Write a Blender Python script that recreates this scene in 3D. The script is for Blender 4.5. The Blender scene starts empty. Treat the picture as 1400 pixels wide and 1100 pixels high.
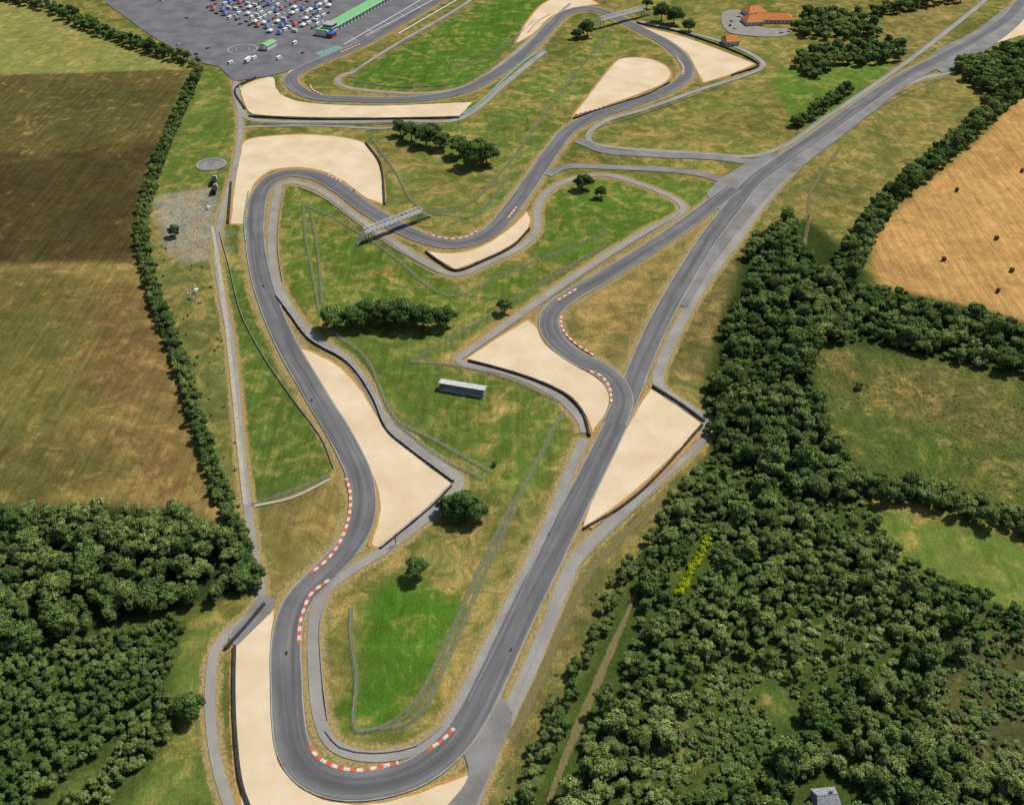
import bpy, math, random
import numpy as np
from mathutils import Vector, noise as mnoise
random.seed(7); rng=np.random.default_rng(7)
scene=bpy.context.scene
# ------------------------------------------------------------------ survey frame
H=308.0; F=1450.0; TH=math.radians(37.0)
CT,ST=math.cos(TH),math.sin(TH)
def G(u,v,z=0.0):
    """aerial survey reading -> metres on the ground plane (height z)"""
    dx=(u-700)/F; dy=-(v-550)/F
    X=dx; Y=CT+dy*ST; Z=-ST+dy*CT
    t=(H-z)/(-Z)
    return (X*t,Y*t)
def GP(pts,z=0.0): return [G(p[0],p[1],z) for p in pts]
def lin(c):
    out=[]
    for x in c:
        x=x/255.0
        out.append(x/12.92 if x<=0.04045 else ((x+0.055)/1.055)**2.4)
    return out
ALB=0.80
def col(r,g,b,k=1.0): 
    l=lin((r,g,b)); return (l[0]*ALB*k,l[1]*ALB*k,l[2]*ALB*k,1)
# ------------------------------------------------------------------ materials
def newmat(name):
    m=bpy.data.materials.new(name); m.use_nodes=True
    nt=m.node_tree; b=nt.nodes['Principled BSDF']; b.inputs['Roughness'].default_value=0.85
    b.inputs['Specular IOR Level'].default_value=0.2
    return m,nt,b
def diffmat(name):
    m=bpy.data.materials.new(name); m.use_nodes=True; nt=m.node_tree; nt.nodes.clear()
    o=N(nt,'ShaderNodeOutputMaterial'); d=N(nt,'ShaderNodeBsdfDiffuse'); nt.links.new(d.outputs[0],o.inputs[0]); return m,nt,d,o
def N(nt,t,**kw):
    n=nt.nodes.new(t)
    for k,v in kw.items(): setattr(n,k,v)
    return n
def noise_node(nt,scale,detail=4,rough=0.6,vec=None,dist=0):
    n=N(nt,'ShaderNodeTexNoise'); n.inputs['Scale'].default_value=scale
    n.inputs['Detail'].default_value=detail; n.inputs['Roughness'].default_value=rough
    n.inputs['Distortion'].default_value=dist; n.noise_dimensions='2D' 
    if vec is None:
        g=N(nt,'ShaderNodeNewGeometry'); vec=g.outputs['Position']
    nt.links.new(vec,n.inputs['Vector']); return n.outputs['Fac']
def maprange(nt,x,a,b,c,d,clamp=True):
    n=N(nt,'ShaderNodeMapRange'); n.clamp=clamp
    for i,v in enumerate((a,b,c,d)): n.inputs[i+1].default_value=v
    nt.links.new(x,n.inputs[0]); return n.outputs[0]
def math_node(nt,op,a,b=None):
    n=N(nt,'ShaderNodeMath',operation=op)
    for i,x in enumerate((a,b)):
        if x is None: continue
        if isinstance(x,(int,float)): n.inputs[i].default_value=x
        else: nt.links.new(x,n.inputs[i])
    return n.outputs[0]
def mixc(nt,fac,a,b,blend='MIX'):
    n=N(nt,'ShaderNodeMix',data_type='RGBA',blend_type=blend)
    for s,x in ((0,fac),(6,a),(7,b)):
        if isinstance(x,(int,float)): n.inputs[s].default_value=x
        elif isinstance(x,(tuple,list)): n.inputs[s].default_value=x
        else: nt.links.new(x,n.inputs[s])
    return n.outputs[2]
def flat(name,c,rough=0.7,var=0.15,scale=1.0,metal=0):
    m,nt,b=newmat(name); f=noise_node(nt,scale,3)
    f=maprange(nt,f,0.3,0.7,0,1)
    c1=tuple(x*(1-var) for x in c[:3])+(1,); c2=tuple(min(1,x*(1+var)) for x in c[:3])+(1,)
    nt.links.new(mixc(nt,f,c1,c2),b.inputs['Base Color'])
    b.inputs['Roughness'].default_value=rough; b.inputs['Metallic'].default_value=metal
    return m

# ground
def ground_mat():
    m,nt,b,o=diffmat('grassland')
    ta=N(nt,'ShaderNodeAttribute',attribute_name='tint'); ma=N(nt,'ShaderNodeAttribute',attribute_name='mask')
    sep=N(nt,'ShaderNodeSeparateColor'); nt.links.new(ma.outputs['Color'],sep.inputs[0])
    g=N(nt,'ShaderNodeNewGeometry'); P=g.outputs['Position']
    n1=noise_node(nt,0.018,3,0.6,P); n2=noise_node(nt,0.11,5,0.68,P,0.5); n3=noise_node(nt,1.1,4,0.75,P)
    n4=noise_node(nt,0.035,6,0.75,P,0.8)
    c=ta.outputs['Color']
    v=math_node(nt,'MULTIPLY',maprange(nt,n1,0.3,0.7,0.86,1.14),maprange(nt,n2,0.28,0.72,0.76,1.22))
    v=math_node(nt,'MULTIPLY',v,maprange(nt,n3,0.22,0.78,0.58,1.40))
    mp=N(nt,'ShaderNodeMapping'); mp.inputs['Rotation'].default_value=(0,0,math.radians(8)); nt.links.new(P,mp.inputs[0])
    w=N(nt,'ShaderNodeTexWave',bands_direction='X'); w.inputs['Scale'].default_value=0.055; w.inputs['Distortion'].default_value=1.2
    w.inputs['Detail'].default_value=1; w.inputs['Detail Scale'].default_value=0.12
    nt.links.new(mp.outputs[0],w.inputs[0])
    mp2=N(nt,'ShaderNodeMapping'); mp2.inputs['Rotation'].default_value=(0,0,math.radians(8)); mp2.inputs['Scale'].default_value=(0.45,0.012,1); nt.links.new(P,mp2.inputs[0])
    w2=noise_node(nt,1.0,4,0.7,mp2.outputs[0],0.1)
    w2=maprange(nt,w2,0.3,0.7,0,1)
    ws=math_node(nt,'ADD',math_node(nt,'MULTIPLY',w.outputs['Fac'],0.18),math_node(nt,'MULTIPLY',w2,0.82))
    st=math_node(nt,'MULTIPLY',math_node(nt,'SUBTRACT',ws,0.5),sep.outputs[0])
    v=math_node(nt,'MULTIPLY',v,math_node(nt,'ADD',st,1.0))
    dmask=math_node(nt,'ADD',math_node(nt,'MULTIPLY',n4,0.6),math_node(nt,'MULTIPLY',n2,0.4))
    th=math_node(nt,'ADD',dmask,math_node(nt,'MULTIPLY',sep.outputs[1],0.36))
    df=maprange(nt,th,0.54,0.76,0,0.85)
    c=mixc(nt,df,c,mixc(nt,n3,col(142,122,66),col(200,172,112)))
    c=mixc(nt,maprange(nt,n4,0.40,0.68,0,0.5),c,mixc(nt,1.0,c,(1.28,1.08,0.95,1),'MULTIPLY'))
    c=mixc(nt,maprange(nt,n4,0.46,0.30,0,0.5),c,mixc(nt,1.0,c,(0.82,0.92,0.78,1),'MULTIPLY'))
    n5=noise_node(nt,0.42,5,0.8,P)
    sp=math_node(nt,'MULTIPLY',maprange(nt,n5,0.46,0.60,0,1),sep.outputs[2])
    c=mixc(nt,sp,c,col(50,64,30))
    vm=N(nt,'ShaderNodeVectorMath',operation='SCALE'); nt.links.new(c,vm.inputs[0]); nt.links.new(v,vm.inputs['Scale'])
    nt.links.new(vm.outputs[0],b.inputs['Color'])
    return m
def asphalt_mat(name,base,lines=True,streak=True,var=1.0):
    m,nt,b=newmat(name)
    uv=N(nt,'ShaderNodeUVMap',uv_map='UVMap'); sx=N(nt,'ShaderNodeSeparateXYZ'); nt.links.new(uv.outputs[0],sx.inputs[0])
    U=sx.outputs[0]; V=sx.outputs[1]
    n1=noise_node(nt,0.06,4); n2=noise_node(nt,1.2,4,0.7)
    c=mixc(nt,maprange(nt,n1,0.3,0.7,0,1),tuple(x*(1-0.14*var) for x in base[:3])+(1,),tuple(x*(1+0.16*var) for x in base[:3])+(1,))
    c=mixc(nt,maprange(nt,n2,0.3,0.7,0,0.25),c,(0.06,0.058,0.055,1))
    d=math_node(nt,'ABSOLUTE',math_node(nt,'SUBTRACT',U,0.5))
    if streak:
        cmb=N(nt,'ShaderNodeCombineXYZ'); nt.links.new(math_node(nt,'MULTIPLY',U,6.0),cmb.inputs[0]); nt.links.new(math_node(nt,'MULTIPLY',V,0.010),cmb.inputs[1])
        ns=noise_node(nt,1.0,3,0.6,cmb.outputs[0])
        c=mixc(nt,maprange(nt,ns,0.44,0.66,0,0.5),c,(0.066,0.065,0.066,1))
        c=mixc(nt,maprange(nt,ns,0.42,0.28,0,0.4),c,tuple(x*1.35 for x in base[:3])+(1,))
        cm2=N(nt,'ShaderNodeCombineXYZ'); nt.links.new(math_node(nt,'MULTIPLY',V,0.008),cm2.inputs[0]); nr=noise_node(nt,1.0,2,0.5,cm2.outputs[0])
        off=math_node(nt,'ABSOLUTE',math_node(nt,'SUBTRACT',U,maprange(nt,nr,0.3,0.7,0.22,0.78)))
        c=mixc(nt,maprange(nt,off,0.0,0.22,0.42,0),c,(0.060,0.059,0.060,1))
    if lines:
        c=mixc(nt,math_node(nt,'MULTIPLY',maprange(nt,d,0.41,0.5,0,0.6),maprange(nt,n1,0.4,0.6,0.3,1)),c,col(172,160,134))
        l=math_node(nt,'MULTIPLY',math_node(nt,'GREATER_THAN',d,0.462),math_node(nt,'LESS_THAN',d,0.482))
        l=math_node(nt,'MULTIPLY',l,maprange(nt,n2,0.35,0.6,0.7,0.3))
        c=mixc(nt,l,c,(0.6,0.6,0.58,1))
    nt.links.new(c,b.inputs['Base Color']); b.inputs['Roughness'].default_value=0.85
    return m
def sand_mat():
    m,nt,b,o=diffmat('gravel_sand')
    n1=noise_node(nt,0.05,3); n2=noise_node(nt,0.4,5,0.7); n3=noise_node(nt,3.0,3,0.7)
    c=mixc(nt,maprange(nt,n1,0.3,0.7,0,1),col(224,198,160),col(238,218,184))
    c=mixc(nt,maprange(nt,n2,0.52,0.78,0,0.4),c,col(206,178,138))
    c=mixc(nt,maprange(nt,n3,0.45,0.7,0,0.10),c,col(186,158,120))
    nt.links.new(c,b.inputs['Color']); return m
def kerb_mat():
    m,nt,b=newmat('red_white_kerb')
    uv=N(nt,'ShaderNodeUVMap',uv_map='UVMap'); sx=N(nt,'ShaderNodeSeparateXYZ'); nt.links.new(uv.outputs[0],sx.inputs[0])
    f=math_node(nt,'GREATER_THAN',math_node(nt,'FRACT',math_node(nt,'MULTIPLY',sx.outputs[1],1/4.4)),0.5)
    n=noise_node(nt,0.8,4)
    c=mixc(nt,f,col(218,98,54),col(228,220,204)); c=mixc(nt,maprange(nt,n,0.4,0.7,0,0.5),c,col(150,132,112))
    nt.links.new(c,b.inputs['Base Color']); return m
def verge_mat(name,c1,c2,amt=0.95,lo=0.30,hi=0.46):
    m,nt,b,o=diffmat(name)
    uv=N(nt,'ShaderNodeUVMap',uv_map='UVMap'); sx=N(nt,'ShaderNodeSeparateXYZ'); nt.links.new(uv.outputs[0],sx.inputs[0])
    d=math_node(nt,'ABSOLUTE',math_node(nt,'SUBTRACT',sx.outputs[0],0.5))
    n1=noise_node(nt,0.10,5,0.75); n2=noise_node(nt,0.9,4,0.7)
    nn=math_node(nt,'ADD',math_node(nt,'MULTIPLY',n1,0.6),math_node(nt,'MULTIPLY',n2,0.4))
    a=math_node(nt,'SUBTRACT',math_node(nt,'ADD',nn,0.32),math_node(nt,'MULTIPLY',d,1.05))
    a=maprange(nt,a,lo,hi,0,amt)
    c=mixc(nt,maprange(nt,n2,0.3,0.7,0,1),c1,c2)
    nt.links.new(c,b.inputs['Color'])
    t=N(nt,'ShaderNodeBsdfTransparent'); mx=N(nt,'ShaderNodeMixShader'); nt.links.new(a,mx.inputs[0]); nt.links.new(t.outputs[0],mx.inputs[1]); nt.links.new(b.outputs[0],mx.inputs[2]); nt.links.new(mx.outputs[0],o.inputs[0]); return m
M={}
M['ground']=ground_mat()
M['track']=asphalt_mat('track_asphalt',col(124,122,122))
M['straight']=asphalt_mat('straight_asphalt',col(126,124,123))
M['service']=asphalt_mat('service_asphalt',col(164,159,149),lines=False,streak=False)
M['apron']=asphalt_mat('apron_asphalt',col(140,137,133),lines=False,streak=False,var=1.6)
M['paddock']=asphalt_mat('paddock_asphalt',col(120,119,121),lines=False,streak=False,var=1.5)
M['yard']=flat('gravel_yard',col(152,146,134),0.95,0.15,0.2)
M['dirt']=flat('dirt_path',col(184,174,152),0.95,0.2,0.4)
M['track2']=verge_mat('farm_track',col(114,110,66),col(146,132,92),0.9)
M['sand']=sand_mat(); M['kerb']=kerb_mat()
M['verge']=verge_mat('dry_verge',col(140,126,72),col(198,174,120),0.9,0.24,0.44)
M['sandv']=verge_mat('bare_earth',col(170,132,76),col(210,170,108))
M['fpath']=verge_mat('fence_path',col(120,126,84),col(152,150,116),0.6)
M['tyre']=flat('tyre_rubber',(0.040,0.040,0.041,1),0.8,0.6,1.5)
M['steel']=flat('galvanised_steel',(0.30,0.31,0.31,1),0.6,0.15,1.0,0.1)
M['white']=flat('white_paint',(0.72,0.72,0.70,1),0.5,0.06,0.8)
M['concrete']=flat('concrete',(0.36,0.35,0.32,1),0.9,0.2,0.7)
M['padmark']=flat('faded_marking',(0.30,0.29,0.27,1),0.9,0.3,0.7)
M['glass']=flat('dark_glass',(0.03,0.035,0.04,1),0.15,0.1)
M['tile']=flat('terracotta_tiles',col(218,136,74),0.85,0.22,0.6)
M['render']=flat('wall_render',(0.55,0.49,0.39,1),0.9,0.1,0.5)
M['green']=flat('green_roof',col(132,196,130),0.6,0.1,0.3)
M['blue']=flat('blue_paint',(0.04,0.12,0.42,1),0.4,0.1)
M['teal']=flat('teal_surface',col(116,160,146),0.8,0.25,0.4)
M['red']=flat('red_paint',(0.42,0.04,0.03,1),0.4,0.1)
M['grey']=flat('grey_paint',(0.22,0.23,0.25,1),0.4,0.1)
M['black']=flat('black_paint',(0.02,0.02,0.023,1),0.4,0.1)
M['silver']=flat('silver_paint',(0.42,0.43,0.44,1),0.35,0.08)
M['roofgrey']=flat('roof_sheet',(0.50,0.49,0.47,1),0.7,0.12,0.6)
M['slate']=flat('weathered_slate',(0.27,0.27,0.27,1),0.8,0.3,1.2)
M['straw']=flat('straw',col(110,84,50),0.95,0.3,2)
M['bark']=flat('bark',(0.08,0.06,0.045,1),0.95,0.3,2)
M['wood']=flat('weathered_wood',(0.2,0.17,0.13,1),0.9,0.2,2)
def leaf_mat(name,c1,c2,c3):
    m,nt,d,o=diffmat(name)
    oi=N(nt,'ShaderNodeObjectInfo')
    at=N(nt,'ShaderNodeAttribute',attribute_name='tone',attribute_type='INSTANCER')
    hu=N(nt,'ShaderNodeAttribute',attribute_name='hue',attribute_type='INSTANCER')
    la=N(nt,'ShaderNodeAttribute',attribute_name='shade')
    c=mixc(nt,oi.outputs['Random'],c1,c2)
    c=mixc(nt,hu.outputs['Fac'],c,c3)
    c=mixc(nt,at.outputs['Fac'],c,(0.50,0.56,0.02,1))
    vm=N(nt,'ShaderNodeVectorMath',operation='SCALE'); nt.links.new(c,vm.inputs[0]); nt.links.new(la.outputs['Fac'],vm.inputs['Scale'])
    nt.links.new(vm.outputs[0],d.inputs[0])
    return m
M['leaf']=leaf_mat('oak_foliage',(0.068,0.118,0.034,1),(0.120,0.182,0.048,1),(0.215,0.262,0.078,1))
M['leaf2']=leaf_mat('shrub_foliage',(0.095,0.145,0.040,1),(0.145,0.200,0.055,1),(0.20,0.23,0.08,1))
# ------------------------------------------------------------------ mesh helpers
def link(o,parent=None):
    scene.collection.objects.link(o)
    if parent: o.parent=parent
    return o
class MB:
    def __init__(s): s.v=[];s.f=[];s.m=[];s.mats=[]
    def mi(s,k):
        if k not in s.mats: s.mats.append(k)
        return s.mats.index(k)
    def add(s,vs,fs,k):
        o=len(s.v); s.v+= [tuple(p) for p in vs]; i=s.mi(k)
        for f in fs: s.f.append([a+o for a in f]); s.m.append(i)
    def loft(s,c,b,t,z0,z1,k,rot=0,tc=(0,0)):
        vs=[]
        for (sx,sy),z,(ox,oy) in ((b,z0,(0,0)),(t,z1,tc)):
            for a,d in ((-1,-1),(1,-1),(1,1),(-1,1)):
                x=ox+a*sx/2;y=oy+d*sy/2
                vs.append((c[0]+x*math.cos(rot)-y*math.sin(rot),c[1]+x*math.sin(rot)+y*math.cos(rot),c[2]+z))
        s.add(vs,[(3,2,1,0),(4,5,6,7),(0,1,5,4),(1,2,6,5),(2,3,7,6),(3,0,4,7)],k)
    def box(s,c,size,k,rot=0):
        s.loft((c[0],c[1],c[2]-size[2]/2),size[:2],size[:2],0,size[2],k,rot)
    def beam(s,a,b,w,k):
        a=Vector(a);b=Vector(b);d=(b-a).normalized()
        up=Vector((0,0,1)) if abs(d.z)<0.9 else Vector((1,0,0))
        x=d.cross(up).normalized()*w/2; y=d.cross(x).normalized()*w/2
        vs=[p+i*x+j*y for p in (a,b) for i,j in ((-1,-1),(1,-1),(1,1),(-1,1))]
        s.add(vs,[(0,1,2,3),(7,6,5,4),(4,5,1,0),(5,6,2,1),(6,7,3,2),(7,4,0,3)],k)
    def cone(s,a,b,r0,r1,k,n=8,cap=True):
        a=Vector(a);b=Vector(b);d=(b-a).normalized()
        up=Vector((0,0,1)) if abs(d.z)<0.9 else Vector((1,0,0))
        x=d.cross(up).normalized(); y=d.cross(x).normalized()
        vs=[p+r*(x*math.cos(2*math.pi*i/n)+y*math.sin(2*math.pi*i/n)) for p,r in ((a,r0),(b,r1)) for i in range(n)]
        fs=[(i,(i+1)%n,n+(i+1)%n,n+i) for i in range(n)]
        if cap: fs+=[tuple(range(n))[::-1],tuple(range(n,2*n))]
        s.add(vs,fs,k)
    def mesh(s,name):
        me=bpy.data.meshes.new(name); me.from_pydata(s.v,[],s.f); 
        for k in s.mats: me.materials.append(M[k])
        me.polygons.foreach_set('material_index',s.m); me.update(); return me
    def obj(s,name,parent=None,loc=(0,0,0),rot=0):
        o=bpy.data.objects.new(name,s.mesh(name)); o.location=loc; o.rotation_euler=(0,0,rot); return link(o,parent)
def empty(name,loc=(0,0,0),rot=0):
    e=bpy.data.objects.new(name,None); e.location=loc; e.rotation_euler=(0,0,rot); return link(e)
def catmull(P,closed=False,step=2.5):
    P=[np.array(p,float) for p in P]; n=len(P); out=[]
    rngn=n if closed else n-1
    for i in range(rngn):
        p1=P[i];p2=P[(i+1)%n]
        p0=P[(i-1)%n] if closed or i>0 else 2*p1-p2
        p3=P[(i+2)%n] if closed or i<n-2 else 2*p2-p1
        d=np.linalg.norm(p2-p1)
        if d<1e-3: continue
        d0=max(np.linalg.norm(p1-p0),1e-3); d2=max(np.linalg.norm(p3-p2),1e-3)
        m1=(p2-p0)/(d0+d)*d if np.linalg.norm(p1-p0)>1e-3 else (p2-p1)*0.5
        m2=(p3-p1)/(d2+d)*d if np.linalg.norm(p3-p2)>1e-3 else (p2-p1)*0.5
        k=max(2,int(d/step))
        for j in range(k):
            t=j/k
            out.append((2*t**3-3*t*t+1)*p1+(t**3-2*t*t+t)*m1+(-2*t**3+3*t*t)*p2+(t**3-t*t)*m2)
    if not closed: out.append(P[-1])
    return np.array(out)
zc={'verge':0.02,'sand':0.20,'service':0.28,'apron':0.38,'track':0.48,'kerb':0.55}
def nextz(l):
    zc[l]+=0.006; return zc[l]
def ribbon(name,px,w,mat,layer,closed=False,world=False,step=2.5,taper=None):
    P=px if world else GP(px)
    C=catmull(P,closed,step); n=len(C)
    T=np.roll(C,-1,0)-np.roll(C,1,0)
    if not closed: T[0]=C[1]-C[0]; T[-1]=C[-1]-C[-2]
    T/=np.maximum(np.linalg.norm(T,axis=1,keepdims=True),1e-6); Nn=np.stack([-T[:,1],T[:,0]],1)
    L=np.concatenate([[0],np.cumsum(np.linalg.norm(np.diff(C,axis=0),axis=1))])
    z=nextz(layer); K=4 if layer!='kerb' else 1
    vs=[];uv=[]
    for i in range(n):
        ww=w
        if taper: ww=w*min(1,0.25+0.75*min(L[i],L[-1]-L[i])/taper)
        for k in range(K+1):
            t=k/K; p=C[i]+Nn[i]*ww*(0.5-t); vs.append((p[0],p[1],z)); uv.append((t,L[i]))
    fs=[]; R=K+1
    m=n if closed else n-1
    for i in range(m):
        j=(i+1)%n
        for k in range(K): fs.append((i*R+k+1,j*R+k+1,j*R+k,i*R+k))
    me=bpy.data.meshes.new(name); me.from_pydata(vs,[],fs); me.materials.append(M[mat])
    ul=me.uv_layers.new(name='UVMap')
    li=np.zeros(len(me.loops),int); me.loops.foreach_get('vertex_index',li)
    ul.data.foreach_set('uv',np.array(uv)[li].ravel())
    o=bpy.data.objects.new(name,me); link(o); return C
def patch(name,px,mat,layer,smooth=True):
    P=GP(px); C=catmull(P,True,2.5) if smooth else np.array(P)
    if smooth and layer=='sand':
        C=np.array([(p[0]+0.5*mnoise.noise(Vector((p[0]*.15,p[1]*.15,0))),p[1]+0.7*mnoise.noise(Vector((p[0]*.15,p[1]*.15,7)))) for p in C])
    z=nextz(layer)
    me=bpy.data.meshes.new(name); me.from_pydata([(p[0],p[1],z) for p in C],[],[list(range(len(C)))])
    me.materials.append(M[mat]); me.validate()
    ul=me.uv_layers.new(name='UVMap')
    if me.polygons and me.polygons[0].normal.z<0: me.flip_normals()
    return link(bpy.data.objects.new(name,me))
# ------------------------------------------------------------------ ground sheet
def axis(a,b,s,far):
    c=np.arange(a,b+s,s); r=[];x=s
    p=c[-1]; 
    while p<far: x*=1.35;p+=x;r.append(p)
    l=[];x=s;p=c[0]
    while p>-far: x*=1.35;p-=x;l.append(p)
    return np.array(l[::-1]+list(c)+r)
xs=axis(-560,560,2.0,30000); ys=axis(140,1160,2.0,30000)
XX,YY=np.meshgrid(xs,ys); nx,ny=len(xs),len(ys)
tint=np.zeros((ny,nx,3)); tint[:]=col(108,114,56)[:3]
mask=np.zeros((ny,nx,3)); mask[:,:,1]=0.25
def inpoly(P,X,Y):
    ins=np.zeros(X.shape,bool); n=len(P)
    for i in range(n):
        x1,y1=P[i];x2,y2=P[(i+1)%n]
        if y1==y2: continue
        c=((Y<y1)!=(Y<y2))&(X<(x2-x1)*(Y-y1)/(y2-y1)+x1); ins^=c
    return ins
def blur(a,r):
    for _ in range(2):
        for ax in (0,1):
            k=2*r+1; p=np.pad(a,[(r+1,r) if i==ax else (0,0) for i in (0,1)],mode='edge'); c=np.cumsum(p,axis=ax)
            a=(np.take(c,range(k,c.shape[ax]),axis=ax)-np.take(c,range(0,c.shape[ax]-k),axis=ax))/k
    return a
def vnoise(sc,seed):
    r=np.random.default_rng(seed); T=r.uniform(size=(64,64))
    fx=XX/sc; fy=YY/sc; ix=np.floor(fx).astype(int); iy=np.floor(fy).astype(int); tx=fx-ix; ty=fy-iy
    tx=tx*tx*(3-2*tx); ty=ty*ty*(3-2*ty)
    g=lambda a,b:T[b%64,a%64]
    return (g(ix,iy)*(1-tx)+g(ix+1,iy)*tx)*(1-ty)+(g(ix,iy+1)*(1-tx)+g(ix+1,iy+1)*tx)*ty
VN=0.5*vnoise(28,1)+0.3*vnoise(12,2)+0.2*vnoise(5,3)
def paint(px,c,r=1,stripe=None,dry=None,rough=None,k=1.0,z=0):
    P=catmull(GP(px,z),True,8)
    m=inpoly(P,XX,YY).astype(float)
    if r: m=blur(m,r)
    if r>=2: m=np.clip((m-0.5+(VN-0.5)*1.5)*1.7+0.5,0,1)*np.clip(m*12,0,1)
    m=m[:,:,None]*k
    if c is not None: tint[:]=tint*(1-m)+np.array(col(*c)[:3])*m
    for i,x in enumerate((stripe,dry,rough)):
        if x is not None: mask[:,:,i]=mask[:,:,i]*(1-m[:,:,0])+x*m[:,:,0]
# left side
paint([(-60,-20),(60,-5),(120,40),(200,72),(250,92),(120,100),(-60,106)],(136,140,76),1,0.25,0.15,0)
paint([(-120,106),(-120,106),(256,95),(256,95),(238,150),(205,240),(192,300),(192,364),(-120,368),(-120,368)],(102,94,54),1,0.5,-0.05,0.25)
paint([(-120,225),(0,200),(80,225),(150,190),(220,205),(205,240),(192,300),(192,364),(-120,368)],(80,70,44),8,0.5,-0.2,0.25)
paint([(30,120),(150,115),(200,150),(120,190),(20,170)],(94,92,50),8,0.5,0,0.25,0.7)
paint([(-120,366),(-120,366),(193,362),(205,400),(235,480),(270,600),(296,705),(-120,720),(-120,720)],(136,120,68),1,0.4,0.15,0.15)
paint([(-60,430),(80,415),(190,460),(140,560),(-60,580)],(114,110,58),9,0.4,0.0,0.25)
paint([(120,380),(200,385),(240,520),(280,690),(180,700),(150,540)],(128,106,64),9,0.4,0.1,0.15)
paint([(-60,620),(80,600),(120,690),(-60,710)],(112,106,58),8,0.4,0.0,0.25)
paint([(-60,372),(100,370),(150,395),(60,420),(-60,415)],(116,106,58),6,0.4,0.05,0.25)
paint([(272,90),(300,100),(318,160),(312,230),(290,290),(215,310),(215,240),(245,150)],(100,120,54),1,0.2,0.12,0)
paint([(205,320),(290,320),(300,420),(322,600),(332,720),(300,680),(270,540),(235,440)],(108,114,60),1,0.15,0.2,0.15)
paint([(305,310),(325,320),(345,400),(385,500),(430,570),(452,635),(450,655),(350,692),(335,560),(318,430)],(90,112,48),1,0.42,0.15,0)
paint([(350,695),(460,650),(475,690),(455,745),(375,825),(355,760)],(136,122,70),2,0.3,0.2,0)
paint([(250,850),(330,830),(300,880),(290,960),(300,1120),(120,1120),(255,990),(222,950)],(106,122,56),1,0.1,0.15,0.15)
paint([(222,262),(285,262),(295,300),(297,350),(240,362),(218,330)],(164,158,142),3,0,0.2,0.3,0.9)
# infields
paint([(395,255),(440,265),(500,310),(600,372),(615,405),(560,380),(440,420),(400,400),(385,330)],(90,113,44),1,0.42,0.14,0)
paint([(415,280),(470,300),(560,365),(620,402),(700,360),(850,310),(740,390),(700,430),(600,450),(440,440),(425,400)],(94,116,46),2,0.4,0.16,0)
paint([(750,270),(830,245),(925,280),(840,335),(740,350),(735,310)],(90,117,44),2,0.2,0.18,0)
paint([(835,242),(970,250),(978,262),(945,283),(900,262)],(102,124,52),1,0.1,0.12,0)
paint([(470,460),(640,440),(700,420),(640,470),(600,500),(740,535),(770,560),(720,680),(650,690),(560,620),(510,530)],(96,117,50),2,0.42,0.16,0)
paint([(560,610),(640,660),(735,690),(700,770),(600,760),(540,740),(620,690)],(108,114,56),3,0.2,0.3,0.1)
paint([(450,840),(500,790),(560,780),(700,770),(640,900),(560,1000),(480,1020),(450,960)],(114,118,60),3,0.15,0.3,0)
paint([(480,835),(520,795),(590,810),(625,830),(600,900),(560,975),(490,995),(480,930)],(80,117,38),2,0.3,0.04,0)
paint([(480,112),(560,60),(660,5),(740,-10),(700,60),(640,115),(560,122),(500,122)],(84,117,42),1,0.3,0.1,0)
paint([(660,160),(750,90),(830,45),(860,50),(780,160),(700,270),(640,310),(560,290),(520,200),(600,170)],(100,119,54),2,0.3,0.22,0)
paint([(520,195),(640,215),(680,240),(640,285),(560,282),(540,230)],(112,120,58),2,0.1,0.25,0.1)
paint([(780,420),(850,370),(985,290),(940,360),(900,430),(860,508),(800,480)],(124,116,66),1,0.1,0.3,0.05)
paint([(775,425),(870,375),(900,400),(860,430)],(168,136,82),4,0.1,0.4,0,0.5)
paint([(600,490),(730,415),(745,425),(640,490)],(192,146,84),2,0.1,0.5,0,0.85)
paint([(560,495),(610,480),(700,425),(760,390),(870,320),(850,345),(700,450),(620,500)],(152,130,76),2,0.1,0.5,0,0.65)
# right side
paint([(820,190),(920,150),(1040,90),(1080,120),(1130,100),(1200,95),(1050,205),(900,205)],(116,120,60),2,0.1,0.25,0.05)
paint([(1065,100),(1210,85),(1210,100),(1130,170),(1090,170)],(96,125,50),3,0.1,0.08,0)
paint([(1050,290),(1150,190),(1290,108),(1370,130),(1240,240),(1160,340),(1130,360),(1080,290)],(120,120,64),1,0.3,0.2,0.12)
paint([(920,500),(1000,340),(1040,320),(980,500),(965,560)],(114,107,62),2,0.1,0.25,0.2)
paint([(1420,105),(1350,180),(1280,240),(1205,310),(1193,360),(1220,405),(1320,425),(1420,462)],(190,150,92),1,0.5,0.0,0)
paint([(1110,465),(1200,462),(1440,505),(1440,700),(1180,662),(1130,600),(1110,520)],(96,106,52),1,0.3,0.05,0.5)
paint([(1170,500),(1300,505),(1440,550),(1440,620),(1200,570)],(114,110,60),6,0.3,0.15,0.5)
paint([(1130,540),(1200,580),(1300,610),(1380,640),(1300,660),(1190,650)],(88,108,46),6,0.3,0.0,0.4)
paint([(1185,705),(1220,700),(1440,765),(1440,850),(1270,790),(1205,750)],(108,130,58),1,0.3,0.1,0.1)
paint([(1290,740),(1360,760),(1400,800),(1330,790)],(124,126,66),4,0.2,0.2,0.1)
FE=[(880,735),(925,665),(975,620),(1060,620),(1170,650),(1190,700),(1215,755),(1290,800),(1400,840),(1480,860),(1480,1150),(690,1150),(760,1000),(800,900),(850,800)]
paint(FE,(76,94,42),1,0,-0.2,0.4)
paint([(960,570),(990,430),(1030,330),(1100,300),(1200,410),(1120,470),(1125,560),(1170,660),(980,620)],(58,76,36),1,0,-0.2,0.5)
paint([(1130,400),(1210,395),(1440,455),(1440,505),(1300,490),(1120,462)],(58,76,36),1,0,-0.2,0.5)
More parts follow.
